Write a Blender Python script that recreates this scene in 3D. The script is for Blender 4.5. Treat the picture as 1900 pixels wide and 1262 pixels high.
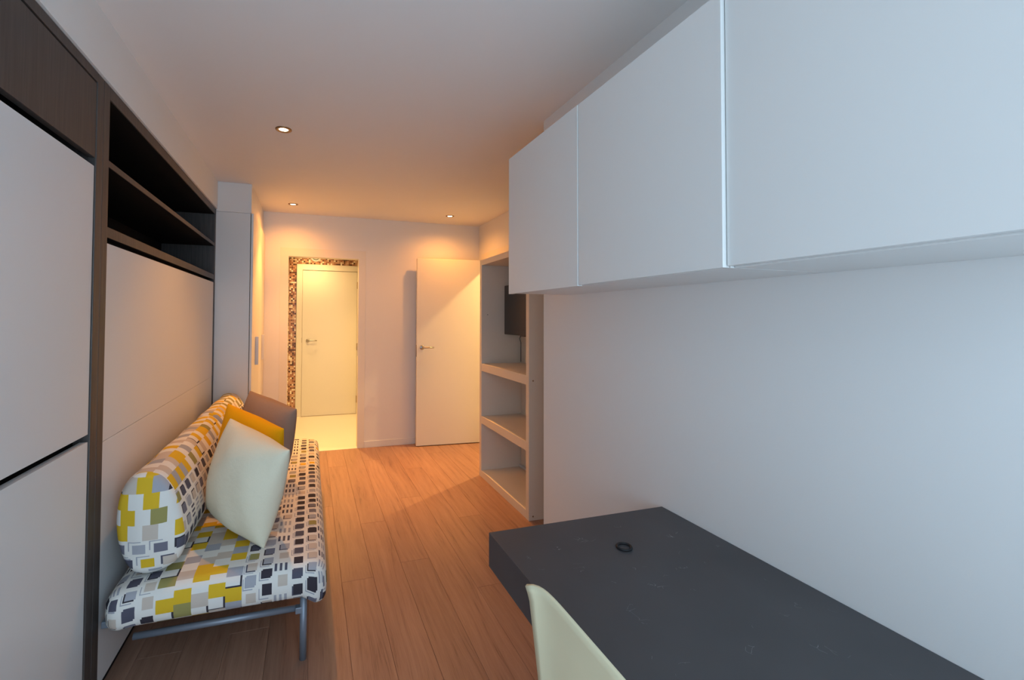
import bpy, bmesh, math, random
from mathutils import Vector, Matrix

random.seed(7)
for o in list(bpy.data.objects):
    bpy.data.objects.remove(o, do_unlink=True)
scene = bpy.context.scene
COL = scene.collection

# ------------------------------------------------------------------ camera
cam_d = bpy.data.cameras.new('camera')
cam_d.sensor_width = 36.0
cam_d.sensor_fit = 'HORIZONTAL'
cam_d.lens = 817.73 / 1900 * 36
cam_d.shift_x = (950 - 830.24) / 1900
cam_d.shift_y = (572.11 - 631) / 1900
cam_d.clip_start = 0.02
cam = bpy.data.objects.new('camera', cam_d)
COL.objects.link(cam)
RT = Vector((0.95482, -0.29715, 0.005)); DN = Vector((0.01155, 0.02028, -0.99973)); FW = Vector((0.29697, 0.95461, 0.0228))
cam.matrix_world = Matrix(((RT.x, -DN.x, -FW.x, 0), (RT.y, -DN.y, -FW.y, 0), (RT.z, -DN.z, -FW.z, 1.4174), (0, 0, 0, 1)))
scene.camera = cam

# ------------------------------------------------------------------ light of the place
world = bpy.data.worlds.new('world')
scene.world = world
world.use_nodes = True
bg = world.node_tree.nodes['Background']
bg.inputs[0].default_value = (0.61, 0.81, 1.0, 1)
bg.inputs[1].default_value = 4.7
por = bpy.data.lights.new('window_portal', 'AREA')
por.shape = 'RECTANGLE'; por.size = 1.84; por.size_y = 2.36
por.cycles.is_portal = True
po = bpy.data.objects.new('window_portal', por)
po.location = (0.22, -0.62, 1.20)
po.rotation_euler = (math.radians(90), 0, 0)
COL.objects.link(po)

scene.view_settings.view_transform = 'Standard'
scene.view_settings.look = 'None'
scene.view_settings.gamma = 1.0
scene.view_settings.exposure = 0.0
scene.view_settings.use_curve_mapping = False

TUNG = (1.0, 0.41, 0.085)          # tungsten seen by a daylight-balanced camera

# ------------------------------------------------------------------ helpers
def srgb(r, g, b):
    f = lambda c: (c / 255 / 12.92) if c / 255 <= 0.04045 else ((c / 255 + 0.055) / 1.055) ** 2.4
    return (f(r), f(g), f(b), 1)

class G:
    """tiny node-graph helper"""
    def __init__(s, name):
        s.m = bpy.data.materials.new(name); s.m.use_nodes = True
        s.t = s.m.node_tree; s.b = s.t.nodes['Principled BSDF']
    def n(s, typ, **kw):
        nd = s.t.nodes.new(typ)
        for k, v in kw.items(): setattr(nd, k, v)
        return nd
    def put(s, sock, v):
        if isinstance(v, bpy.types.NodeSocket): s.t.links.new(v, sock)
        elif v is not None: sock.default_value = v
    def math(s, op, a, b=None, c=None):
        nd = s.n('ShaderNodeMath', operation=op)
        for i, v in enumerate((a, b, c)):
            if v is not None: s.put(nd.inputs[i], v)
        return nd.outputs[0]
    def mix(s, f, a, b, blend='MIX'):
        nd = s.n('ShaderNodeMix', data_type='RGBA', blend_type=blend)
        s.put(nd.inputs[0], f); s.put(nd.inputs[6], a); s.put(nd.inputs[7], b)
        return nd.outputs[2]
    def ramp(s, f, stops, interp='LINEAR'):
        nd = s.n('ShaderNodeValToRGB'); cr = nd.color_ramp; cr.interpolation = interp
        while len(cr.elements) < len(stops): cr.elements.new(0.5)
        for e, (p, c) in zip(cr.elements, stops): e.position = p; e.color = c
        s.put(nd.inputs[0], f)
        return nd.outputs[0]
    def xyz(s, x, y, z=0.0):
        nd = s.n('ShaderNodeCombineXYZ')
        for i, v in enumerate((x, y, z)): s.put(nd.inputs[i], v)
        return nd.outputs[0]
    def noise(s, vec, scale, detail=3.0, rough=0.5):
        nd = s.n('ShaderNodeTexNoise'); s.put(nd.inputs['Vector'], vec)
        nd.inputs['Scale'].default_value = scale; nd.inputs['Detail'].default_value = detail; nd.inputs['Roughness'].default_value = rough
        return nd.outputs[0]
    def bump(s, h, strength=0.1, dist=0.002):
        nd = s.n('ShaderNodeBump'); nd.inputs['Strength'].default_value = strength; nd.inputs['Distance'].default_value = dist
        s.put(nd.inputs['Height'], h); s.t.links.new(nd.outputs[0], s.b.inputs['Normal'])

def plain(name, col, rough=0.5, metal=0.0, var=0.03, nscale=6.0, bump=0.0, bscale=300.0, spec=None):
    g = G(name)
    tc = g.n('ShaderNodeTexCoord').outputs['Object']
    n = g.noise(tc, nscale, 3)
    k = g.math('MULTIPLY_ADD', n, 2 * var, 1 - var)
    mulc = g.mix(1.0, col, g.xyz(k, k, k), 'MULTIPLY')
    g.put(g.b.inputs['Base Color'], mulc)
    g.b.inputs['Roughness'].default_value = rough
    g.b.inputs['Metallic'].default_value = metal
    if spec is not None: g.b.inputs['Specular IOR Level'].default_value = spec
    if bump: g.bump(g.noise(tc, bscale, 2), bump)
    return g.m

def emit(name, col, strength):
    g = G(name)
    g.b.inputs['Base Color'].default_value = (0.8, 0.8, 0.8, 1)
    g.b.inputs['Emission Color'].default_value = (*col, 1)
    g.b.inputs['Emission Strength'].default_value = strength
    return g.m

def wood_floor():
    g = G('oak_planks')
    tc = g.n('ShaderNodeTexCoord').outputs['Object']
    oi = g.n('ShaderNodeObjectInfo').outputs['Random']
    sep = g.n('ShaderNodeSeparateXYZ'); g.put(sep.inputs[0], tc)
    off = g.math('MULTIPLY', oi, 41.0)
    x = g.math('ADD', sep.outputs[0], off); y = g.math('ADD', sep.outputs[1], off)
    warp = g.noise(g.xyz(g.math('MULTIPLY', x, 5.0), g.math('MULTIPLY', y, 1.1)), 1.0, 2)
    xr = g.math('MULTIPLY_ADD', warp, 0.10, x)
    rings = g.noise(g.xyz(g.math('MULTIPLY', xr, 38.0), g.math('MULTIPLY', y, 1.6)), 1.0, 4, 0.6)
    fine = g.noise(g.xyz(g.math('MULTIPLY', xr, 260.0), g.math('MULTIPLY', y, 9.0)), 1.0, 2, 0.6)
    f = g.math('MULTIPLY_ADD', fine, 0.35, g.math('MULTIPLY', rings, 0.75))
    c = g.ramp(f, [(0.30, srgb(100, 71, 58)), (0.48, srgb(148, 112, 93)), (0.75, srgb(166, 130, 109))])
    k = g.math('MULTIPLY_ADD', oi, 0.14, 0.92)
    g.put(g.b.inputs['Base Color'], g.mix(1.0, c, g.xyz(k, k, k), 'MULTIPLY'))
    g.b.inputs['Roughness'].default_value = 0.42
    g.bump(f, 0.08, 0.001)
    return g.m

def wenge():
    g = G('wenge_veneer')
    tc = g.n('ShaderNodeTexCoord').outputs['Object']
    sep = g.n('ShaderNodeSeparateXYZ'); g.put(sep.inputs[0], tc)
    n = g.noise(g.xyz(g.math('MULTIPLY', sep.outputs[0], 120.0), g.math('MULTIPLY', sep.outputs[1], 120.0), g.math('MULTIPLY', sep.outputs[2], 5.0)), 1.0, 3)
    g.put(g.b.inputs['Base Color'], g.ramp(n, [(0.3, srgb(60, 55, 53)), (0.7, srgb(76, 70, 67))]))
    g.b.inputs['Roughness'].default_value = 0.48
    return g.m

def desk_mat():
    g = G('charcoal_laminate')
    tc = g.n('ShaderNodeTexCoord').outputs['Object']
    base = g.ramp(g.noise(tc, 4.0, 3), [(0.3, srgb(64, 64, 67)), (0.7, srgb(72, 72, 75))])
    v = g.n('ShaderNodeTexVoronoi', feature='DISTANCE_TO_EDGE'); v.inputs['Scale'].default_value = 5.0
    wv = g.n('ShaderNodeVectorMath', operation='ADD'); g.put(wv.inputs[0], tc)
    nz = g.n('ShaderNodeTexNoise'); nz.inputs['Scale'].default_value = 9.0; g.put(nz.inputs['Vector'], tc); g.put(wv.inputs[1], nz.outputs['Color'])
    g.put(v.inputs['Vector'], wv.outputs[0])
    line = g.math('LESS_THAN', v.outputs['Distance'], 0.004)
    gate = g.math('GREATER_THAN', g.noise(tc, 17.0, 1), 0.665)
    k = g.math('MULTIPLY', g.math('MULTIPLY', line, gate), 0.55)
    g.put(g.b.inputs['Base Color'], g.mix(k, base, srgb(170, 172, 176)))
    g.b.inputs['Roughness'].default_value = 0.5
    return g.m

def sofa_fabric():
    g = G('squares_print_cotton')
    uv = g.n('ShaderNodeTexCoord').outputs['UV']
    sep = g.n('ShaderNodeSeparateXYZ'); g.put(sep.inputs[0], uv)
    p = 0.058
    U = g.math('DIVIDE', sep.outputs[0], p); V = g.math('DIVIDE', sep.outputs[1], p)
    i = g.math('FLOOR', U); fu = g.math('SUBTRACT', U, i)
    c12 = g.math('FLOORED_MODULO', i, 13.0)
    dense = g.math('MULTIPLY', g.math('GREATER_THAN', c12, 2.5), g.math('LESS_THAN', c12, 7.5))
    par = g.math('FLOORED_MODULO', i, 2.0)
    shift = g.math('MULTIPLY', g.math('FRACT', g.math('MULTIPLY', i, 0.618)), 1.0)
    # rows are a little longer in the sparse columns
    Vd = g.math('ADD', g.math('MULTIPLY', V, 1.12), g.math('MULTIPLY', par, 0.5))
    Vs = g.math('ADD', g.math('MULTIPLY', V, 0.80), shift)
    V2 = g.math('ADD', g.math('MULTIPLY', dense, Vd), g.math('MULTIPLY', g.math('SUBTRACT', 1.0, dense), Vs))
    j = g.math('FLOOR', V2); fv = g.math('SUBTRACT', V2, j)
    wn = g.n('ShaderNodeTexWhiteNoise', noise_dimensions='2D'); g.put(wn.inputs['Vector'], g.xyz(i, j))
    r = wn.outputs['Value']
    sc = g.n('ShaderNodeSeparateColor'); g.put(sc.inputs[0], wn.outputs['Color']); r2 = sc.outputs[1]; r3 = sc.outputs[2]
    WHITE = srgb(222, 220, 214); YEL = srgb(214, 176, 44); OLI = srgb(150, 143, 88); BEI = srgb(196, 184, 172)
    GRY = srgb(112, 112, 126); LGR = srgb(162, 164, 172); CHA = srgb(58, 54, 62); SLA = srgb(84, 84, 98)
    # dense checker of yellow, olive, beige
    jm = g.math('FLOORED_MODULO', j, 2.0)
    dcol = g.ramp(r, [(0, YEL), (0.40, OLI), (0.62, BEI), (0.84, LGR)], 'CONSTANT')
    hole = g.math('LESS_THAN', g.math('ADD', g.math('MULTIPLY', jm, 0.75), g.math('MULTIPLY', r3, 0.5)), 0.42)
    edge = g.math('MAXIMUM', g.math('GREATER_THAN', fu, 0.88), g.math('LESS_THAN', fv, 0.12))
    black = g.math('MULTIPLY', edge, g.math('GREATER_THAN', r2, 0.72))
    hcol = g.mix(black, WHITE, CHA)
    dcol = g.mix(hole, dcol, hcol)
    # sparse squares with offset outlines
    def box(du, dv, h):
        a = g.math('LESS_THAN', g.math('ABSOLUTE', g.math('SUBTRACT', fu, 0.5 + du)), h)
        b = g.math('LESS_THAN', g.math('ABSOLUTE', g.math('SUBTRACT', fv, 0.5 + dv)), h)
        return g.math('MULTIPLY', a, b)
    scol = g.ramp(r, [(0, SLA), (0.24, CHA), (0.42, BEI), (0.66, LGR), (0.80, GRY), (0.90, OLI), (0.96, YEL)], 'CONSTANT')
    lcol = g.ramp(r2, [(0, WHITE), (0.30, LGR), (0.52, SLA), (0.72, CHA)], 'CONSTANT')
    o3 = box(-0.15, -0.15, 0.31); o2 = box(-0.09, -0.09, 0.31); o1 = box(-0.03, -0.03, 0.31); sq = box(0.06, 0.06, 0.31)
    pale = g.mix(g.math('GREATER_THAN', r3, 0.55), WHITE, LGR)
    s0 = g.mix(o3, WHITE, pale)
    s1 = g.mix(o2, s0, WHITE)
    s2 = g.mix(o1, s1, lcol)
    s3 = g.mix(sq, s2, scol)
    # narrow columns of little bars
    barcol = g.math('MAXIMUM', g.math('COMPARE', c12, 10.0, 0.1), g.math('COMPARE', c12, 0.0, 0.1))
    bars = g.math('MULTIPLY', g.math('LESS_THAN', g.math('FRACT', g.math('MULTIPLY', fu, 3.0)), 0.5), g.math('LESS_THAN', g.math('ABSOLUTE', g.math('SUBTRACT', fv, 0.5)), 0.30))
    bcol = g.mix(bars, WHITE, g.ramp(r, [(0, LGR), (0.55, SLA), (0.85, CHA)], 'CONSTANT'))
    s4 = g.mix(g.math('MULTIPLY', barcol, g.math('GREATER_THAN', r3, 0.35)), s3, bcol)
    col = g.mix(dense, s4, dcol)
    g.put(g.b.inputs['Base Color'], col)
    g.b.inputs['Roughness'].default_value = 0.85
    g.b.inputs['Specular IOR Level'].default_value = 0.2
    tc = g.n('ShaderNodeTexCoord').outputs['Object']
    g.bump(g.noise(tc, 9.0, 3), 0.25, 0.02)
    return g.m

def linen(name, col):
    g = G(name)
    tc = g.n('ShaderNodeTexCoord').outputs['Object']
    k = g.math('MULTIPLY_ADD', g.noise(tc, 420.0, 2), 0.16, 0.92)
    g.put(g.b.inputs['Base Color'], g.mix(1.0, col, g.xyz(k, k, k), 'MULTIPLY'))
    g.b.inputs['Roughness'].default_value = 0.9
    g.b.inputs['Specular IOR Level'].default_value = 0.15
    g.bump(g.noise(tc, 14.0, 3), 0.35, 0.012)
    return g.m

def pane_glass():
    g = G('window_glass')
    out = g.t.nodes['Material Output']
    tr = g.n('ShaderNodeBsdfTransparent'); gl = g.n('ShaderNodeBsdfGlossy'); gl.inputs['Roughness'].default_value = 0.02
    mx = g.n('ShaderNodeMixShader'); mx.inputs[0].default_value = 0.06
    g.t.links.new(tr.outputs[0], mx.inputs[1]); g.t.links.new(gl.outputs[0], mx.inputs[2]); g.t.links.new(mx.outputs[0], out.inputs[0])
    return g.m

WALL = plain('white_wall_paint', (0.74, 0.74, 0.73, 1), 0.75, var=0.015, bump=0.05, bscale=180)
def scuffed_wall():
    g = G('scuffed_wall_paint')
    tc = g.n('ShaderNodeTexCoord').outputs['Object']
    v = g.n('ShaderNodeTexVoronoi'); v.inputs['Scale'].default_value = 4.0; g.put(v.inputs['Vector'], tc)
    d = g.math('ADD', v.outputs['Distance'], g.math('MULTIPLY', g.noise(tc, 60.0, 2), 0.05))
    sc = g.n('ShaderNodeSeparateColor'); g.put(sc.inputs[0], v.outputs['Color'])
    k = g.math('MULTIPLY', g.math('LESS_THAN', d, 0.040), g.math('GREATER_THAN', sc.outputs[0], 0.45))
    g.put(g.b.inputs['Base Color'], g.mix(g.math('MULTIPLY', k, 0.22), (0.74, 0.74, 0.73, 1), (0.30, 0.29, 0.28, 1)))
    g.b.inputs['Roughness'].default_value = 0.7
    g.bump(g.noise(tc, 180.0, 2), 0.05)
    return g.m
WALLS = scuffed_wall()
CEIL = plain('ceiling_paint', (0.76, 0.75, 0.74, 1), 0.8, var=0.012)
HALLP = plain('hall_paint', (0.76, 0.74, 0.68, 1), 0.7, var=0.01)
LACQ = plain('white_lacquer', (0.73, 0.73, 0.715, 1), 0.38, var=0.008)
CREAM = plain('cream_melamine', (0.71, 0.66, 0.57, 1), 0.45, var=0.012)
PANEL = plain('pale_grey_melamine', (0.66, 0.665, 0.67, 1), 0.42, var=0.012)
DOORP = plain('door_lacquer', (0.74, 0.71, 0.63, 1), 0.42, var=0.008)
WENGE = wenge()
BLACK = plain('black_recess', (0.008, 0.008, 0.009, 1), 0.7, var=0.1, spec=0.08)
DESK = desk_mat()
OAK = wood_floor()
GAP = plain('plank_joint_filler', srgb(70, 48, 34), 0.8)
TILEF = plain('cream_tile', (0.80, 0.77, 0.70, 1), 0.3, var=0.01)
STEEL = plain('brushed_steel', (0.42, 0.40, 0.38, 1), 0.32, 1.0, var=0.05, nscale=40)
GREYM = plain('grey_powder_coat', srgb(128, 136, 148), 0.4, 0.35, var=0.03)
BRONZE = plain('satin_nickel', srgb(150, 125, 95), 0.35, 0.8)
TVB = plain('tv_black', srgb(44, 42, 42), 0.35)
TVS = plain('tv_screen', srgb(40, 39, 41), 0.28)
RUBBER = plain('black_rubber', srgb(16, 16, 20), 0.6)
PLAST = plain('cream_plastic', srgb(230, 224, 190), 0.42, var=0.02, nscale=12)
FABRIC = sofa_fabric()
CREAML = linen('cream_linen', srgb(224, 217, 193))
YELL = linen('yellow_cotton', srgb(232, 170, 16))
TAUPE = linen('taupe_linen', srgb(158, 132, 114))
GLASS = pane_glass()
GROUT = plain('mosaic_grout', srgb(196, 170, 140), 0.8)
MOS = [plain('mosaic_%s' % n, srgb(*c), 0.25, var=0.05) for n, c in (
    ('umber', (82, 52, 40)), ('sienna', (164, 112, 84)), ('rose', (204, 160, 130)), ('ivory', (240, 228, 208)),
    ('brown', (116, 78, 60)), ('tan', (190, 144, 112)), ('sand', (216, 186, 152)))]

def setp(o, label=None, cat=None, group=None, kind=None):
    if label: o['label'] = label
    if cat: o['category'] = cat
    if group: o['group'] = group
    if kind: o['kind'] = kind
    return o

def empty(name, loc, label, cat, group=None):
    o = bpy.data.objects.new(name, None); COL.objects.link(o)
    o.location = loc; o.empty_display_size = 0.1
    return setp(o, label, cat, group)

def base_of(o):
    v = Vector((0, 0, 0))
    while o is not None:
        v += Vector(o.location); o = o.parent
    return v

def link(name, bm, mat, parent=None, origin=None, smooth=False):
    """bmesh in world coordinates -> one mesh object"""
    if origin is None:
        if parent is not None: origin = base_of(parent)
        else:
            xs = [v.co for v in bm.verts]
            origin = Vector(((min(v.x for v in xs) + max(v.x for v in xs)) / 2, (min(v.y for v in xs) + max(v.y for v in xs)) / 2, min(v.z for v in xs)))
    origin = Vector(origin)
    bmesh.ops.translate(bm, verts=bm.verts, vec=-origin)
    bmesh.ops.recalc_face_normals(bm, faces=bm.faces)
    me = bpy.data.meshes.new(name); bm.to_mesh(me); bm.free()
    mats = mat if isinstance(mat, (list, tuple)) else [mat]
    for m in mats: me.materials.append(m)
    if smooth:
        for f in me.polygons: f.use_smooth = True
    o = bpy.data.objects.new(name, me); COL.objects.link(o)
    if parent is not None:
        o.parent = parent; o.location = origin - base_of(parent)
    else: o.location = origin
    return o

def addbox(bm, x0, x1, y0, y1, z0, z1, bev=0.0):
    b2 = bmesh.new()
    bmesh.ops.create_cube(b2, size=1.0)
    for v in b2.verts:
        v.co = Vector((x0 + (v.co.x + .5) * (x1 - x0), y0 + (v.co.y + .5) * (y1 - y0), z0 + (v.co.z + .5) * (z1 - z0)))
    if bev: bmesh.ops.bevel(b2, geom=list(b2.edges), offset=bev, segments=2, profile=0.6, affect='EDGES')
    me = bpy.data.meshes.new('tmp'); b2.to_mesh(me); b2.free(); bm.from_mesh(me); bpy.data.meshes.remove(me)

def box(name, x0, x1, y0, y1, z0, z1, mat, parent=None, bev=0.0, origin=None):
    bm = bmesh.new(); addbox(bm, x0, x1, y0, y1, z0, z1, bev)
    return link(name, bm, mat, parent, origin)

def addtube(bm, pts, r, seg=14, taper=None):
    pts = [Vector(p) for p in pts]; rings = []
    for i, p in enumerate(pts):
        t = (pts[min(i + 1, len(pts) - 1)] - pts[max(i - 1, 0)]).normalized()
        up = Vector((0, 0, 1)) if abs(t.z) < 0.9 else Vector((1, 0, 0))
        a = t.cross(up).normalized(); b = t.cross(a)
        rr = r if taper is None else r + (taper - r) * i / (len(pts) - 1)
        rings.append([bm.verts.new(p + rr * (math.cos(2 * math.pi * k / seg) * a + math.sin(2 * math.pi * k / seg) * b)) for k in range(seg)])
    for q, w in zip(rings, rings[1:]):
        for k in range(seg): bm.faces.new((q[k], q[(k + 1) % seg], w[(k + 1) % seg], w[k]))
    bm.faces.new(rings[0]); bm.faces.new(rings[-1])

def tube(name, pts, r, mat, parent=None, seg=14, taper=None, origin=None):
    bm = bmesh.new(); addtube(bm, pts, r, seg, taper)
    o = link(name, bm, mat, parent, origin)
    for f in o.data.polygons: f.use_smooth = len(f.vertices) == 4
    return o

def lathe(name, prof, c, axis, mat, parent=None, seg=32, origin=None, smooth=True):
    """profile of (radius, height) spun about an axis through c"""
    axis = Vector(axis).normalized(); up = Vector((0, 0, 1)) if abs(axis.z) < 0.9 else Vector((1, 0, 0))
    a = axis.cross(up).normalized(); b = axis.cross(a); c = Vector(c)
    bm = bmesh.new(); rings = []
    for (r, h) in prof:
        if r < 1e-6: rings.append([bm.verts.new(c + axis * h)])
        else: rings.append([bm.verts.new(c + axis * h + r * (math.cos(2 * math.pi * k / seg) * a + math.sin(2 * math.pi * k / seg) * b)) for k in range(seg)])
    for q, w in zip(rings, rings[1:]):
        for k in range(seg):
            if len(q) == 1 and len(w) == 1: continue
            if len(q) == 1: bm.faces.new((q[0], w[(k + 1) % seg], w[k]))
            elif len(w) == 1: bm.faces.new((q[k], q[(k + 1) % seg], w[0]))
            else: bm.faces.new((q[k], q[(k + 1) % seg], w[(k + 1) % seg], w[k]))
    return link(name, bm, mat, parent, origin, smooth)

# ------------------------------------------------------------------ the room
XL, XR, XF = -0.732, 1.226, 1.913      # wardrobe fronts, desk wall, alcove wall
H, D = 2.514, 4.895                    # ceiling, far wall
YB = -0.5                              # window wall behind the camera
YE = 2.158                             # where the desk wall ends
YK = 3.922                             # where the wardrobes end
YH = 6.66                              # end wall of the hall
T = 0.12

def struct(o): o['kind'] = 'structure'; return o

floor = struct(box('floor', -1.3, XF + T, YB, D, -0.06, -0.006, GAP))
pw = 0.17
plank_me = {}
def plank(x0, y0, y1):
    L = y1 - y0; key = round(L, 3)
    if key not in plank_me:
        bm = bmesh.new(); addbox(bm, 0.0004, pw - 0.0004, 0.0004, L - 0.0004, -0.006, 0.0, 0.0)
        top = [e for e in bm.edges if all(abs(v.co.z) < 1e-6 for v in e.verts)]
        bmesh.ops.bevel(bm, geom=top, offset=0.0009, segments=1, affect='EDGES')
        me = bpy.data.meshes.new('plank'); bm.to_mesh(me); bm.free(); me.materials.append(OAK); plank_me[key] = me
    o = bpy.data.objects.new('plank', plank_me[key]); COL.objects.link(o)
    o.parent = floor; o.location = Vector((x0, y0, 0)) - base_of(floor)
joints = {0: 2.45, 1: 3.10, 2: 2.55, -1: 1.55, -2: 3.3, -3: 2.2, -4: 2.75, -5: 2.15, 3: 3.45, 4: 2.2, 5: 3.0, 6: 2.6, 7: 3.5, 8: 2.9, 9: 3.3}
for k in range(-8, 10):
    x0 = 0.177 + k * pw
    j = joints.get(k, 2.4)
    cuts = [YB, max(YB, j - 1.9), j, j + 1.9, D]
    cuts = [c for c in cuts if YB - 1e-6 <= c <= D + 1e-6]
    for a, b in zip(cuts, cuts[1:]):
        if b - a > 0.05: plank(x0, a, b)

ceiling = struct(box('ceiling', -1.3, XF + T, YB - T, D + 0.1, H, H + 0.1, CEIL))
struct(box('wall_left', -1.30, -1.22, YB, D, 0, H, WALL))
bm = bmesh.new()
addbox(bm, -1.22, XL + 0.008, YB, YK, 2.289, H)
struct(link('wall_left_bulkhead', bm, WALL))
bm = bmesh.new()
addbox(bm, XR, XF + T, YB, YE, 0, H)
struct(link('wall_right', bm, WALLS))
# wall behind the bookcase with the opening of the second door
bm = bmesh.new()
addbox(bm, XF, XF + T, YE, 3.92, 0, H); addbox(bm, XF, XF + T, 3.92, 4.77, 2.13, H); addbox(bm, XF, XF + T, 4.77, D, 0, H)
struct(link('wall_alcove', bm, WALL))
# far wall with the doorway
DX0, DX1, DZ = -0.224, 0.502, 2.061
bm = bmesh.new()
addbox(bm, -1.3, DX0 - .03, D, D + 0.1, 0, H); addbox(bm, DX1 + .03, XF + T, D, D + 0.1, 0, H); addbox(bm, DX0 - .03, DX1 + .03, D, D + 0.1, DZ + .03, H)
struct(link('wall_far', bm, WALL))
box('baseboard_far', DX1 + 0.075, 1.905, D - 0.008, D, 0, 0.069, LACQ, bev=0.002)['kind'] = 'structure'
# flush door casing round the far doorway
tr = empty('trim_1', (0.139, D, 0), None, None); struct(tr)
box('jamb_left', DX0 - 0.081, DX0, D - 0.004, D + 0.103, 0, DZ, DOORP, tr, 0.001)
box('jamb_right', DX1, DX1 + 0.074, D - 0.004, D + 0.103, 0, DZ, DOORP, tr, 0.001)
box('jamb_head', DX0 - 0.081, DX1 + 0.074, D - 0.004, D + 0.103, DZ, 2.149, DOORP, tr, 0.001)
box('strike_plate', DX1 - 0.002, DX1, D + 0.03, D + 0.05, 1.00, 1.14, STEEL, tr)
# casing of the doorway beside the bookcase
t2 = empty('trim_2', (XF, 4.345, 0), None, None); struct(t2)
box('jamb_left', XF - 0.004, XF + T, 3.88, 3.95, 0, 2.10, DOORP, t2, 0.001)
box('jamb_right', XF - 0.004, XF + T, 4.74, 4.81, 0, 2.10, DOORP, t2, 0.001)
box('jamb_head', XF - 0.004, XF + T, 3.88, 4.81, 2.10, 2.168, DOORP, t2, 0.001)

# window wall behind the camera
bm = bmesh.new()
WX0, WX1, WZ0, WZ1 = -0.68, 1.12, 0.04, 2.36
addbox(bm, -1.3, WX0, YB - T, YB, 0, H); addbox(bm, WX1, XF + T, YB - T, YB, 0, H)
addbox(bm, WX0, WX1, YB - T, YB, 0, WZ0); addbox(bm, WX0, WX1, YB - T, YB, WZ1, H)
struct(link('wall_back', bm, WALL))
wn = empty('window_1', (0.22, YB - 0.06, WZ0), None, None); struct(wn)
for (a, b, c, d) in ((WX0, WX0 + .05, WZ0, WZ1), (WX1 - .05, WX1, WZ0, WZ1), (0.195, 0.245, WZ0 + .05, WZ1 - .05), (WX0 + .05, WX1 - .05, WZ0, WZ0 + .05), (WX0 + .05, WX1 - .05, WZ1 - .05, WZ1)):
    box('window_frame', a, b, YB - .09, YB - .03, c, d, LACQ, wn)
for (a, b) in ((WX0 + .05, .195), (.245, WX1 - .05)):
    box('pane', a, b, YB - .064, YB - .056, WZ0 + .05, WZ1 - .05, GLASS, wn)

# ------------------------------------------------------------------ hall beyond the doorway
struct(box('floor_hall', -1.3, 1.5, D, YH, -0.06, 0.002, TILEF))
struct(box('ceiling_hall', -1.3, 1.5, D + 0.1, YH + 0.1, 2.45, 2.55, HALLP))
struct(box('wall_hall_left', -1.3, -1.2, D + 0.1, YH, 0, 2.45, HALLP))
struct(box('wall_hall_right', 0.95, 1.05, D + 0.1, YH, 0, 2.45, HALLP))
wh = struct(box('wall_hall', -1.3, 1.5, YH, YH + 0.1, 0, 2.55, GROUT))
# glass mosaic round the hall door: far too small to pick apart, one joined relief
bm = bmesh.new(); tp = 0.0235
def tile(x, z, mi):
    s = tp * 0.46; y0 = YH; y1 = YH - 0.004 - random.random() * 0.001
    v = [bm.verts.new((x + a * s, y, z + b * s)) for y in (y0, y1) for (a, b) in ((-1, -1), (1, -1), (1, 1), (-1, 1))]
    fs = [(4, 5, 6, 7)] + [(k, (k + 1) % 4, 4 + (k + 1) % 4, 4 + k) for k in range(4)]
    for f in fs:
        q = bm.faces.new([v[t] for t in f]); q.material_index = mi
nx = int((0.80 + 0.5) / tp)
for a in range(nx):
    for b in range(int(2.44 / tp)):
        x = -0.5 + (a + .5) * tp; z = (b + .5) * tp + 0.003
        if -0.19 < x < 0.745 and z < 2.185: continue
        mi = random.choices(range(7), (2.6, 3.6, 3.0, 1.8, 2.6, 3, 2))[0]
        tile(x, z, mi)
ms = link('mosaic_tiles', bm, MOS, wh); ms['kind'] = 'stuff'

d1 = empty('door_1', (0.27, YH, 0), None, None); struct(d1)
fx0, fx1, fz = -0.19, 0.745, 2.185
lx0, lx1, lz = -0.109, 0.66, 2.098
y0 = YH - 0.022
box('frame_left', fx0, lx0 - .003, y0, YH, 0, fz, DOORP, d1, 0.002)
box('frame_right', lx1 + .003, fx1, y0, YH, 0, fz, DOORP, d1, 0.002)
box('frame_head', lx0 - .003, lx1 + .003, y0, YH, lz + .004, fz, DOORP, d1, 0.002)
leaf = box('leaf', lx0, lx1, y0 + .011, YH, 0.008, lz, DOORP, d1, 0.002)

def lever(parent, x, y, z, sgn, mat=STEEL, dirx=1):
    """rose and lever standing off a door face towards -y"""
    h = lathe('rose', [(0, -.010), (.022, -.010), (.026, -.006), (.026, 0)], (x, y, z), (0, 1, 0), mat, parent, 24)
    tube('lever', [(x, y - .004, z), (x, y - .035, z), (x + dirx * .006, y - .043, z), (x + dirx * .02, y - .046, z), (x + dirx * .07, y - .046, z), (x + dirx * .125, y - .044, z)], .0085, mat, h, 12)
    return h
lever(leaf, -0.03, y0 + .011, 1.087, -1)
for z in (1.898, 0.99, 0.22): tube('hinge', [(lx1 + .004, y0 - .003, z - .05), (lx1 + .004, y0 - .003, z + .05)], .008, BRONZE, d1, 10)
box('latch_plate', lx0 - .006, lx0 - .002, y0 - .001, y0 + .004, 1.06, 1.13, BRONZE, d1)

vt = empty('extractor_vent', (0.067, YH, 2.305), 'round white extractor vent on the brown mosaic above the hall door', 'vent')
lathe('vent_ring', [(.052, -.004), (.055, -.016), (.066, -.020), (.077, -.012), (.079, -.002)], (0.067, YH, 2.305), (0, 1, 0), LACQ, vt, 36)
lathe('vent_disc', [(0, -.030), (.030, -.029), (.045, -.022), (.046, -.018), (0, -.016)], (0.067, YH, 2.305), (0, 1, 0), LACQ, vt, 36)
lathe('vent_throat', [(0, -.0055), (.056, -.0055)], (0.067, YH, 2.305), (0, 1, 0), BLACK, vt, 24)

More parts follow.
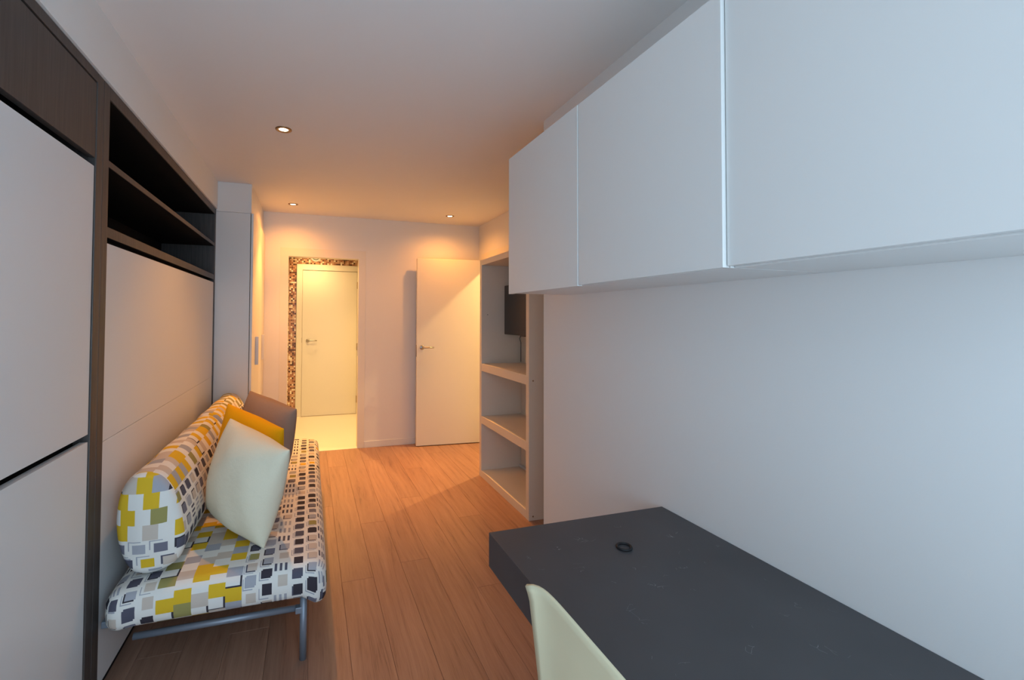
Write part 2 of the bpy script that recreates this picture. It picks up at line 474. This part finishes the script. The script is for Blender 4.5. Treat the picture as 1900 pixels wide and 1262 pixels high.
# ------------------------------------------------------------------ open door leaf by the bookcase
d2 = empty('door_2', (1.50, 4.74, 0), None, None); struct(d2)
hx, hy = 1.885, 4.715; ex, ey = 1.128, 4.765
def doorpt(s, t, z):
    a = Vector((hx, hy, 0)); b = Vector((ex, ey, 0)); u = (b - a).normalized(); n = Vector((-u.y, u.x, 0))
    if n.y > 0: n = -n
    p = a + u * s + n * t
    return (p.x, p.y, z)
LW = math.hypot(hx - ex, hy - ey)
bm = bmesh.new()
v = [bm.verts.new(doorpt(s, t, z)) for z in (0.008, 2.084) for (s, t) in ((0, 0), (LW, 0), (LW, -0.04), (0, -0.04))]
for f in ((0, 1, 2, 3), (4, 5, 6, 7), (0, 1, 5, 4), (1, 2, 6, 5), (2, 3, 7, 6), (3, 0, 4, 7)): bm.faces.new([v[k] for k in f])
bmesh.ops.bevel(bm, geom=list(bm.edges), offset=.002, segments=1, affect='EDGES')
leaf2 = link('leaf', bm, DOORP, d2)
p = doorpt(LW - 0.06, 0, 1.093)
lever(leaf2, p[0], p[1], p[2], -1)
p = doorpt(LW, -0.02, 1.09)
box('lock_plate', p[0] - .002, p[0] + .001, p[1] - .012, p[1] + .012, 0.99, 1.12, BRONZE, leaf2)
for z in (1.85, 1.05, 0.25):
    p = doorpt(-0.006, -0.002, z); tube('hinge', [(p[0], p[1], z - .05), (p[0], p[1], z + .05)], .008, STEEL, d2, 10)
# the neighbouring room, only its light spills out past the open door
struct(box('floor_side', XF + T, 3.4, 3.2, 5.4, -0.06, 0, TILEF))
struct(box('wall_side', 3.4, 3.5, 3.2, 5.4, 0, H, HALLP))
struct(box('wall_side_near', XF + T, 3.4, 3.1, 3.2, 0, H, HALLP))
struct(box('wall_side_far', XF + T, 3.4, 5.4, 5.5, 0, H, HALLP))
struct(box('ceiling_side', XF + T, 3.5, 3.1, 5.5, H, H + .1, HALLP))

# ------------------------------------------------------------------ ceiling spots
LENS = emit('halogen_lens', (1.0, 0.83, 0.56), 14.0)
def spot(x, y, z, label, watts, angle, blend=0.6, group='recessed ceiling spots', col=TUNG, tilt=0, wall_fill=0):
    e = empty('ceiling_spotlight', (x, y, z), label, 'spotlight', group)
    lathe('ring', [(.026, -.001), (.028, -.005), (.040, -.006), (.045, -.0035), (.046, 0)], (x, y, z), (0, 0, 1), BRONZE, e, 36)
    lathe('lens', [(0, -.002), (.020, -.002), (.0262, -.001)], (x, y, z), (0, 0, 1), LENS, e, 28)
    ld = bpy.data.lights.new('spot_beam', 'SPOT'); ld.energy = watts; ld.color = col
    ld.spot_size = math.radians(angle); ld.spot_blend = blend; ld.shadow_soft_size = 0.025
    lo = bpy.data.objects.new('spot_beam', ld); COL.objects.link(lo); lo.parent = e; lo.location = (0, 0, -0.015)
    lo.rotation_euler = (math.radians(tilt), 0, 0)
    if wall_fill:  # added wide fill for the far walls, on top of the beam
        l2 = bpy.data.lights.new('spot_wall_fill', 'SPOT'); l2.energy = wall_fill; l2.color = (1.0, 0.36, 0.06)
        l2.spot_size = math.radians(160); l2.spot_blend = 1.0; l2.shadow_soft_size = 0.025
        o2 = bpy.data.objects.new('spot_wall_fill', l2); COL.objects.link(o2); o2.parent = e; o2.location = (0, 0, -0.012)
    return e
HALO = (1.0, 0.60, 0.21)
spot(-0.161, 2.715, H, 'recessed ceiling spot nearest the camera, above the patterned sofa', 58, 96, 1.0)
spot(-0.171, 4.494, H, 'recessed ceiling spot in front of the mosaic hall doorway', 180, 78, 1.0, tilt=-8, wall_fill=42)
spot(1.418, 4.484, H, 'recessed ceiling spot above the open white door', 180, 56, 1.0, tilt=-16, wall_fill=42)
spot(0.02, 6.25, 2.45, 'recessed ceiling spot in the hall, in front of the hall door', 55, 165, 1.0, group='hall spots', col=HALO)
spot(0.35, 5.45, 2.45, 'unseen ceiling spot added to brighten the hall floor, just past the doorway', 150, 120, 1.0, group='hall spots', col=HALO)  # added lamp out of view, brightens the hall floor
spot(2.45, 4.35, H, 'recessed ceiling spot in the side room past the open door', 210, 150, 1.0, group='side room spots', col=HALO)

# ------------------------------------------------------------------ wardrobes with fold-down beds
def bed_unit(y0, y1, label):
    return empty('wall_bed_cabinet', (-0.97, (y0 + y1) / 2, 0), label, 'cabinet')
XBK = -1.20; TOPZ = 2.286
A0, A1 = -0.15, 1.9045
wa = bed_unit(A0, A1, 'dark framed wall bed cabinet with flap door and two white panels, nearest the camera')
box('side_panel', XBK, XL, 1.854, A1 - .001, 0, TOPZ, WENGE, wa, 0.002)
box('side_panel', XBK, XL, A0, A0 + .05, 0, TOPZ, WENGE, wa, 0.002)
box('top_panel', XBK, XL, A0 + .05, 1.854, 2.252, TOPZ, WENGE, wa, 0.001)
box('back_panel', XBK, XBK + .02, A0 + .05, 1.854, 0.05, 2.252, BLACK, wa)
box('shelf', XBK + .02, XL - .03, A0 + .05, 1.854, 1.945, 1.968, BLACK, wa)
box('flap_door', XL - .024, XL - .002, A0 + .054, 1.850, 1.980, 2.246, WENGE, wa, 0.001)
box('bed_panel', XL - .028, XL - .004, A0 + .055, 1.849, 1.006, 1.950, PANEL, wa, 0.001)
box('bed_panel', XL - .028, XL - .004, A0 + .055, 1.849, 0.045, 0.980, PANEL, wa, 0.001)
box('recess_strip', XL - .06, XL - .05, A0 + .05, 1.854, 0.93, 1.06, BLACK, wa)
box('plinth', XBK, XL - .05, A0 + .05, 1.854, 0, 0.042, BLACK, wa)
B0, B1 = 1.9055, YK - .002
wb = bed_unit(B0, B1, 'dark framed wall bed cabinet with two open black shelves, behind the patterned sofa')
box('side_panel', XBK, XL, B0, 1.956, 0, TOPZ, WENGE, wb, 0.002)
box('side_panel', XBK, XL, 3.882, B1, 0, TOPZ, WENGE, wb, 0.002)
box('top_panel', XBK, XL, 1.956, 3.882, 2.238, TOPZ, WENGE, wb, 0.001)
box('back_panel', -1.12, -1.10, 1.956, 3.882, 1.715, 2.238, BLACK, wb)
for (za, zb) in ((1.983, 2.007), (1.716, 1.755)):
    sh = box('shelf', -1.10, XL - .005, 1.957, 3.881, za, zb, BLACK, wb)  # black body carries the shade in its colour, only the front stays wenge
    box('edge_band', XL - .005, XL - .001, 1.957, 3.881, za, zb, WENGE, sh, 0.0005)
box('shade_sheet', -1.10, XL - .02, 1.956, 1.9575, 1.756, 2.238, BLACK, wb)  # thin black sheets put the bay's shade on its side and top
box('shade_sheet', -1.10, XL - .005, 1.958, 3.881, 2.2365, 2.238, BLACK, wb)
box('recess_strip', XL - .06, XL - .04, 1.956, 3.882, 1.64, 1.715, BLACK, wb)
box('bed_panel', XL - .026, XL - .003, 1.960, 3.877, 0.9505, 1.694, PANEL, wb, 0.0008)
box('bed_panel', XL - .026, XL - .003, 1.960, 3.877, 0.045, 0.949, PANEL, wb, 0.0008)
box('plinth', XBK, XL - .02, 1.956, 3.882, 0, 0.042, BLACK, wb)

# ------------------------------------------------------------------ white closet at the far end of the sofa
ck = empty('tall_closet', (-0.62, 4.41, 0), 'tall white closet with two doors and bar handles, between sofa and far wall', 'closet')
box('side_panel', XBK, -0.4775, YK, YK + .02, 0, 2.27, LACQ, ck, 0.001)
box('filler_panel', XBK, -0.4715, YK + .001, D - .001, 2.272, H - .001, LACQ, ck, 0.001)
box('carcass', XBK, -0.479, YK + .02, D - .001, 0, 2.27, LACQ, ck)
box('shadow_gap', -0.479, -0.4775, YK + .021, D - .002, 0.06, 2.268, BLACK, ck)  # black strip stands in for the shade inside the door slit
for (a, b, hyy) in ((YK + .001, 4.407, 4.17), (4.410, D - .004, 4.68)):
    dr = box('door', -0.4725, -0.455, a, b, 0.06, 2.27, LACQ, ck, 0.001)
    box('handle', -0.455, -0.428, hyy - .006, hyy + .006, 1.005, 1.25, STEEL if False else PANEL, dr, 0.002)

# ------------------------------------------------------------------ bookcase and television
bc = empty('bookcase', (1.67, 3.28, 0), 'open cream bookcase with thick shelves standing beside the white door', 'bookcase')
bx0, bx1, by0, by1, bz = 1.477, 1.878, 2.806, 3.752, 1.947
box('side_panel', bx0, bx1, by0, by0 + .045, 0, bz, CREAM, bc, 0.0015)
box('side_panel', bx0, bx1, by1 - .045, by1, 0, bz, CREAM, bc, 0.0015)
box('top_panel', bx0, bx1, by0 + .045, by1 - .045, 1.899, bz, CREAM, bc, 0.0015)
box('shelf', bx0 + .001, bx1 - .012, by0 + .045, by1 - .045, 0.946, 1.013, CREAM, bc, 0.0015)
box('shelf', bx0 + .001, bx1 - .012, by0 + .045, by1 - .045, 0.477, 0.542, CREAM, bc, 0.0015)
box('bottom_panel', bx0 + .001, bx1 - .004, by0 + .045, by1 - .045, 0, 0.059, CREAM, bc, 0.0015)
box('back_panel', bx1 - .010, bx1, by0 + .045, by1 - .052, 0.059, 1.899, CREAM, bc)
box('cable_duct', bx1 - .030, bx1 - .010, by0 + .05, by1 - .05, 0.062, 0.082, PANEL, bc)
for z in (0.028, 0.978): lathe('screw_cap', [(0, -.002), (.005, -.002), (.006, 0)], (1.510, by0, z), (0, 1, 0), BRONZE, bc, 14)
lathe('peg_hole', [(0, -.0006), (.004, -.0006)], (1.535, by1 - .045, 1.452), (0, 1, 0), BLACK, bc, 12)

tv = empty('television', (1.71, 3.30, 1.27), 'black flat television mounted inside the cream bookcase above the shelves', 'television')
box('housing', 1.684, 1.735, 2.945, 3.672, 1.275, 1.716, TVB, tv, 0.006)
box('screen', 1.682, 1.686, 2.963, 3.654, 1.295, 1.698, TVS, tv)
box('wall_mount', 1.735, 1.868, 3.22, 3.40, 1.40, 1.60, TVB, tv, 0.004)
box('sensor_foot', 1.685, 1.725, 3.28, 3.36, 1.268, 1.276, TVB, tv, 0.003)
tube('cable', [(1.715, 3.40, 1.28), (1.76, 3.52, 1.24), (1.845, 3.66, 1.20), (1.860, 3.690, 1.12), (1.860, 3.690, 1.02)], .003, TVB, tv, 8)

# ------------------------------------------------------------------ hanging cupboards
XC = 0.895
def hang(y0, y1, zb, label, dx=0.0):
    e = empty('wall_cupboard', ((XC + XR) / 2, (y0 + y1) / 2, 1.54), label, 'cupboard', 'white wall cupboards over the desk')
    cb = box('carcass', XC + dx + .0215, XR - .001, y0 + .001, y1 - .001, 1.536, 2.172, LACQ, e, 0.001)
    box('door', XC + dx, XC + dx + .0195, y0 + .0025, y1, zb, 2.1765, LACQ, e, 0.0010)
    return e
hang(1.338, 1.903, 1.5335, 'white wall cupboard over the desk, the smallest looking and farthest from camera')
hang(0.768, 1.3375, 1.5365, 'white wall cupboard over the desk, the middle of the three', 0.0015)
hang(0.198, 0.7675, 1.5400, 'white wall cupboard over the desk, nearest the camera and cut by the frame', 0.011)

# ------------------------------------------------------------------ desk
dk = empty('wall_desk', (0.887, 0.55, 0), 'charcoal laminate desk with thick top fixed along the white wall', 'desk')
box('desk_top', 0.548, XR - .001, -0.30, 1.309, 0.634, 0.740, DESK, dk, 0.0025)
box('support_panel', 0.60, XR - .002, -0.30, -0.25, 0, 0.634, DESK, dk, 0.002)
box('wall_cleat', XR - .045, XR - .001, -0.25, 1.25, 0.575, 0.634, DESK, dk, 0.002)
bm = bmesh.new(); rings = []
for k in range(48):
    a = 2 * math.pi * k / 48; R = 0.0205 * (1 + .04 * math.sin(2 * a + .6)); ring = []
    for q in range(10):
        b = 2 * math.pi * q / 10
        ring.append(bm.verts.new((0.896 + (R + .0036 * math.cos(b)) * math.cos(a), 1.105 + (R + .0036 * math.cos(b)) * math.sin(a), 0.7437 + .0034 * math.sin(b))))
    rings.append(ring)
for k in range(48):
    for q in range(10): bm.faces.new((rings[k][q], rings[(k + 1) % 48][q], rings[(k + 1) % 48][(q + 1) % 10], rings[k][(q + 1) % 10]))
setp(link('hair_tie', bm, RUBBER, smooth=True), 'small black elastic hair tie lying on the charcoal desk', 'hair tie')

# ------------------------------------------------------------------ chair
ch = empty('shell_chair', (0.72, 0.70, 0), 'cream plastic shell chair standing against the charcoal desk', 'chair')
yc, hw = 0.695, 0.215
def shell(name, fn, nu, nv, thick):
    """closed thin shell from a parametric surface fn(u,v)->point, u,v in 0..1"""
    bm = bmesh.new(); gr = [[Vector(fn(a / nu, b / nv)) for b in range(nv + 1)] for a in range(nu + 1)]
    def nrm(a, b):
        p = gr[min(a + 1, nu)][b] - gr[max(a - 1, 0)][b]; q = gr[a][min(b + 1, nv)] - gr[a][max(b - 1, 0)]
        return p.cross(q).normalized()
    f = []; k = []
    for a in range(nu + 1):
        f.append([]); k.append([])
        for b in range(nv + 1):
            n = nrm(a, b); e = min(a, nu - a, b, nv - b); w = (0.55, 0.85, 1.0)[min(e, 2)]
            f[a].append(bm.verts.new(gr[a][b] + n * thick * .5 * w)); k[a].append(bm.verts.new(gr[a][b] - n * thick * .5 * w))
    for a in range(nu):
        for b in range(nv):
            bm.faces.new((f[a][b], f[a + 1][b], f[a + 1][b + 1], f[a][b + 1])); bm.faces.new((k[a][b], k[a][b + 1], k[a + 1][b + 1], k[a + 1][b]))
    for a in range(nu):
        for b in (0, nv): bm.faces.new((f[a][b], f[a + 1][b], k[a + 1][b], k[a][b]))
    for b in range(nv):
        for a in (0, nu): bm.faces.new((f[a][b], f[a][b + 1], k[a][b + 1], k[a][b]))
    o = link(name, bm, PLAST, ch, smooth=True)
    return o
def back_fn(u, v):
    s = 2 * u - 1
    z = 0.40 + v * (0.432 - 0.016 * abs(s) ** 8)
    w = hw * (0.95 + 0.05 * v)
    x = 0.528 - 0.030 * v ** 1.2 - 0.020 * abs(s) ** 7 * (0.3 + 0.7 * v) - 0.010 * max(0, v - .93) / .07 * 0.6
    return (x, yc + s * w, z)
def seat_fn(u, v):
    s = 2 * u - 1
    x = 0.520 + v * 0.40
    z = 0.435 + 0.024 * abs(s) ** 2.5 - 0.012 * math.sin(math.pi * v) - 0.03 * max(0, v - .85) / .15
    return (x, yc + s * hw * (0.94 - .04 * v), z)
shell('backrest', back_fn, 28, 24, 0.013)
shell('seat', seat_fn, 20, 20, 0.012)
for (a, b) in ((0.57, 1), (0.57, -1), (0.86, 1), (0.86, -1)):
    xx = a + (.04 if a > .7 else -.05)
    tube('leg', [(a, yc + b * .14, 0.425), (a, yc + b * .15, 0.40), (xx, yc + b * .19, 0.0)], .015, GREYM, ch, 12, taper=.011)

# ------------------------------------------------------------------ sofa
so = empty('sofa_bed', (-0.32, 2.87, 0), 'low armless sofa bed in white cotton printed with grey and yellow squares', 'sofa')
SX0, SX1, SY0, SY1, SZ0, SZ1 = -0.705, 0.080, 1.885, 3.865, 0.272, 0.418
def soft_box(x0, x1, y0, y1, z0, z1, r, nx, ny, nz, fn=None):
    """rounded box with print coordinates that run on over its edges"""
    bm = bmesh.new(); uvl = bm.loops.layers.uv.new('UVMap'); vs = {}
    def samples(a, b, n):
        m = [a + (b - a) * k / n for k in range(n + 1)]
        extra = [a + r * (1 - math.cos(t * math.pi / 8)) for t in range(1, 4)] + [b - r * (1 - math.cos(t * math.pi / 8)) for t in range(1, 4)]
        m = [q for q in m if a + r * .7 < q < b - r * .7] + extra + [a, b]
        return sorted(set(round(q, 5) for q in m))
    X, Y, Z = samples(x0, x1, nx), samples(y0, y1, ny), samples(z0, z1, nz)
    def vert(p):
        k = tuple(round(c, 5) for c in p)
        if k not in vs:
            q = Vector((min(max(p[0], x0 + r), x1 - r), min(max(p[1], y0 + r), y1 - r), min(max(p[2], z0 + r), z1 - r)))
            d = Vector(p) - q
            c = q + d.normalized() * r if d.length > 1e-9 else Vector(p)
            if fn: c = fn(c)
            vs[k] = (bm.verts.new(c), Vector(p))
        return vs[k]
    def face(pts, uvf):
        q = [vert(p) for p in pts]
        f = bm.faces.new([t[0] for t in q])
        for lp, t in zip(f.loops, q): lp[uvl].uv = uvf(t[1])
    for a, b in zip(X, X[1:]):
        for c, d in zip(Y, Y[1:]):
            face(((a, c, z1), (b, c, z1), (b, d, z1), (a, d, z1)), lambda p: (p.x - x0, p.y))
            face(((a, c, z0), (a, d, z0), (b, d, z0), (b, c, z0)), lambda p: (p.x - x0, p.y))
        for c, d in zip(Z, Z[1:]):
            face(((a, y0, c), (b, y0, c), (b, y0, d), (a, y0, d)), lambda p: (p.x - x0, y0 - (z1 - p.z)))
            face(((a, y1, c), (a, y1, d), (b, y1, d), (b, y1, c)), lambda p: (p.x - x0, y1 + (z1 - p.z)))
    for a, b in zip(Y, Y[1:]):
        for c, d in zip(Z, Z[1:]):
            face(((x1, a, c), (x1, b, c), (x1, b, d), (x1, a, d)), lambda p: (x1 - x0 + z1 - p.z, p.y))
            face(((x0, a, c), (x0, a, d), (x0, b, d), (x0, b, c)), lambda p: (-(z1 - p.z), p.y))
    return bm
def seat_sag(c):
    c = c.copy()
    t = (c.z - SZ0) / (SZ1 - SZ0)
    c.z += 0.012 * t * math.sin(math.pi * min(max((c.x - SX0) / (SX1 - SX0), 0), 1))
    c.z += 0.004 * math.sin(c.y * 9) * t
    d = math.hypot(max(0, c.x - (SX1 - .09)), max(0, (SY0 + .09) - c.y)) if (c.x > SX1 - .09 and c.y < SY0 + .09) else 0
    c.z -= 0.22 * d * (1 - t)
    d = (SX0 + .07 - c.x) + (SY0 + .07 - c.y) if (c.x < SX0 + .07 and c.y < SY0 + .07) else 0
    c.z -= 0.12 * d * (1 - t)
    c.z -= 0.035 * (1 - t) * max(0, (c.x - (SX1 - .10)) / .10)
    return c
link('seat_cushion', soft_box(SX0, SX1, SY0, SY1, SZ0, SZ1, 0.058, 16, 40, 4, seat_sag), FABRIC, so, smooth=True)

def catmull(pts, n):
    out = []; m = len(pts)
    for i in range(m):
        p0, p1, p2, p3 = (Vector(pts[(i + k - 1) % m]) for k in range(4))
        for q in range(n):
            t = q / n
            out.append(0.5 * ((2 * p1) + (p2 - p0) * t + (2 * p0 - 5 * p1 + 4 * p2 - p3) * t * t + (3 * p1 - p0 - 3 * p2 + p3) * t ** 3))
    return out
def bolster(y0, y1, dz):
    prof = [(-.695, .640), (-.684, .745), (-.645, .803), (-.592, .818), (-.545, .800), (-.500, .730), (-.470, .630), (-.462, .530), (-.490, .460), (-.560, .428), (-.635, .445), (-.682, .530)]
    pr = catmull([(a, b + dz, 0) for a, b in prof], 5); m = len(pr)
    cx = sum(p.x for p in pr) / m; cz = sum(p.y for p in pr) / m
    arc = [0.0]
    for a, b in zip(pr, pr[1:]): arc.append(arc[-1] + (b - a).length)
    arc.append(arc[-1] + (pr[0] - pr[-1]).length)
    bm = bmesh.new(); uvl = bm.loops.layers.uv.new('UVMap')
    ys = []; R = .038
    for k in range(6): ys.append((y0 + R * (1 - math.cos(k / 5 * math.pi / 2)) * 1.0, R * (1 - math.sin(k / 5 * math.pi / 2))))
    for k in range(1, 24): ys.append((y0 + R + (y1 - y0 - 2 * R) * k / 24, 0))
    for k in range(5, -1, -1): ys.append((y1 - R * (1 - math.cos(k / 5 * math.pi / 2)), R * (1 - math.sin(k / 5 * math.pi / 2))))
    rings = []
    for y, ins in ys:
        ring = []
        for k, p in enumerate(pr):
            d = Vector((p.x - cx, p.y - cz)); L = d.length
            s = (L - ins) / L
            w = 1 + 0.012 * math.sin(y * 17 + k * .5)
            ring.append(bm.verts.new((cx + d.x * s * w, y, cz + d.y * s * w)))
        rings.append(ring)
    def U(k): return 0.10 + arc[k]
    for (ra, rb, ya, yb) in zip(rings, rings[1:], ys, ys[1:]):
        for k in range(m):
            f = bm.faces.new((ra[k], ra[(k + 1) % m], rb[(k + 1) % m], rb[k]))
            for lp, (uu, vv) in zip(f.loops, ((U(k), ya[0]), (U(k + 1), ya[0]), (U(k + 1), yb[0]), (U(k), yb[0]))): lp[uvl].uv = (uu, vv)
    for ring, out in ((rings[0], -1), (rings[-1], 1)):
        prev = ring; y = ring[0].co.y
        for s, dy in ((.66, .012), (.33, .017)):
            cur = [bm.verts.new((cx + (v.co.x - cx) * s, y + out * dy, cz + (v.co.z - cz) * s)) for v in ring]
            for k in range(m): 
                f = bm.faces.new((prev[k], prev[(k + 1) % m], cur[(k + 1) % m], cur[k]))
            prev = cur
        c = bm.verts.new((cx, y + out * .018, cz))
        for k in range(m): bm.faces.new((prev[k], prev[(k + 1) % m], c))
    bm.faces.ensure_lookup_table()
    nside = (len(rings) - 1) * m
    for f in bm.faces[nside:]:
        for lp in f.loops: lp[uvl].uv = (0.215 + (0.82 + dz - lp.vert.co.z), lp.vert.co.x)
    # rim of the end: use the same upright print
    for f in bm.faces[:nside]:
        if max(v.co.y for v in f.verts) < y0 + R * .75:
            for lp in f.loops: lp[uvl].uv = (0.215 + (0.82 + dz - lp.vert.co.z), lp.vert.co.x)
    return link('back_cushion', bm, FABRIC, so, smooth=True)
bolster(1.962, 3.045, 0.0)
bolster(3.055, 3.868, 0.004)
# tube frame
for y, s in ((1.958, 1), (3.79, -1)):
    tube('front_leg', [(-.013, y, 0), (-.013, y, .262)], .0145, GREYM, so)
    tube('side_rail', [(-.625, y + s * .012, .208), (-.03, y + s * .012, .205)], .0125, GREYM, so)
    box('rail_clip', -.045, -.005, y + s * .002 - .014, y + s * .002 + .014, .192, .218, GREYM, so, .003)
    box('back_bracket', -.722, -.690, y - .01, y + .02, .268, .292, GREYM, so, .003)
tube('back_leg', [(-.62, 2.87, 0), (-.62, 2.87, .25)], .0145, GREYM, so)
box('under_frame', -.62, -.03, 1.985, 3.78, .240, .268, WENGE, so, .003)

# ------------------------------------------------------------------ loose cushions
def pillow(name, c, nrm, updir, w, h, t, mat, label, pinch=-0.02, wrinkle=0.006, seed=0):
    n = Vector(nrm).normalized(); up = Vector(updir); up = (up - n * up.dot(n)).normalized(); rt = up.cross(n).normalized()
    c = Vector(c); bm = bmesh.new(); N = 26; rnd = random.Random(seed); ph = [rnd.uniform(0, 6) for _ in range(6)]
    def pt(u, v, s):
        # corners stay sharp, edges draw in
        x = u * (w / 2) * (1 - pinch * (1 - abs(v) ** 2.2) * abs(u) ** 3)
        y = v * (h / 2) * (1 - pinch * (1 - abs(u) ** 2.2) * abs(v) ** 3)
        q = 1 + 0.035 * abs(u) ** 5 * abs(v) ** 5; x *= q; y *= q
        e = max(0.0, (1 - u * u) * (1 - v * v))
        th = (t / 2) * e ** 0.42
        th *= 1 + 0.05 * math.sin(5 * u + ph[0]) * math.cos(4 * v + ph[1])
        th += wrinkle * math.sin(9 * u + 3 * v + ph[2]) * e ** .5 * (abs(u) + abs(v)) * .5
        return c + rt * x + up * y + n * (s * th) - Vector((0, 0, 1)) * 0.0
    fr = [[None] * (N + 1) for _ in range(N + 1)]; bk = [[None] * (N + 1) for _ in range(N + 1)]
    for a in range(N + 1):
        for b in range(N + 1):
            u = math.sin((a / N - .5) * math.pi); v = math.sin((b / N - .5) * math.pi)
            fr[a][b] = bm.verts.new(pt(u, v, 1))
            bk[a][b] = fr[a][b] if a in (0, N) or b in (0, N) else bm.verts.new(pt(u, v, -1))
    for a in range(N):
        for b in range(N):
            bm.faces.new((fr[a][b], fr[a + 1][b], fr[a + 1][b + 1], fr[a][b + 1]))
            bm.faces.new((bk[a][b], bk[a][b + 1], bk[a + 1][b + 1], bk[a + 1][b]))
    o = link(name, bm, mat, None, smooth=True)
    return setp(o, label, 'cushion', 'loose cushions on the sofa')
pillow('throw_pillow', (-0.268, 2.190, 0.681), (-0.70, -0.70, 0.11), (0.22, -0.09, 0.97), 0.40, 0.42, 0.23, CREAML, 'cream linen cushion leaning at the front of the three on the sofa', seed=3)
pillow('throw_pillow', (-0.300, 2.49, 0.694), (-0.74, -0.66, 0.05), (0.14, -0.09, 0.98), 0.45, 0.43, 0.18, YELL, 'bright yellow cushion between the cream and the taupe cushion', seed=5)
pillow('throw_pillow', (-0.245, 2.82, 0.715), (-0.70, -0.70, 0.06), (0.20, -0.05, 0.98), 0.39, 0.43, 0.22, TAUPE, 'taupe grey cushion at the back of the three on the sofa', seed=9)
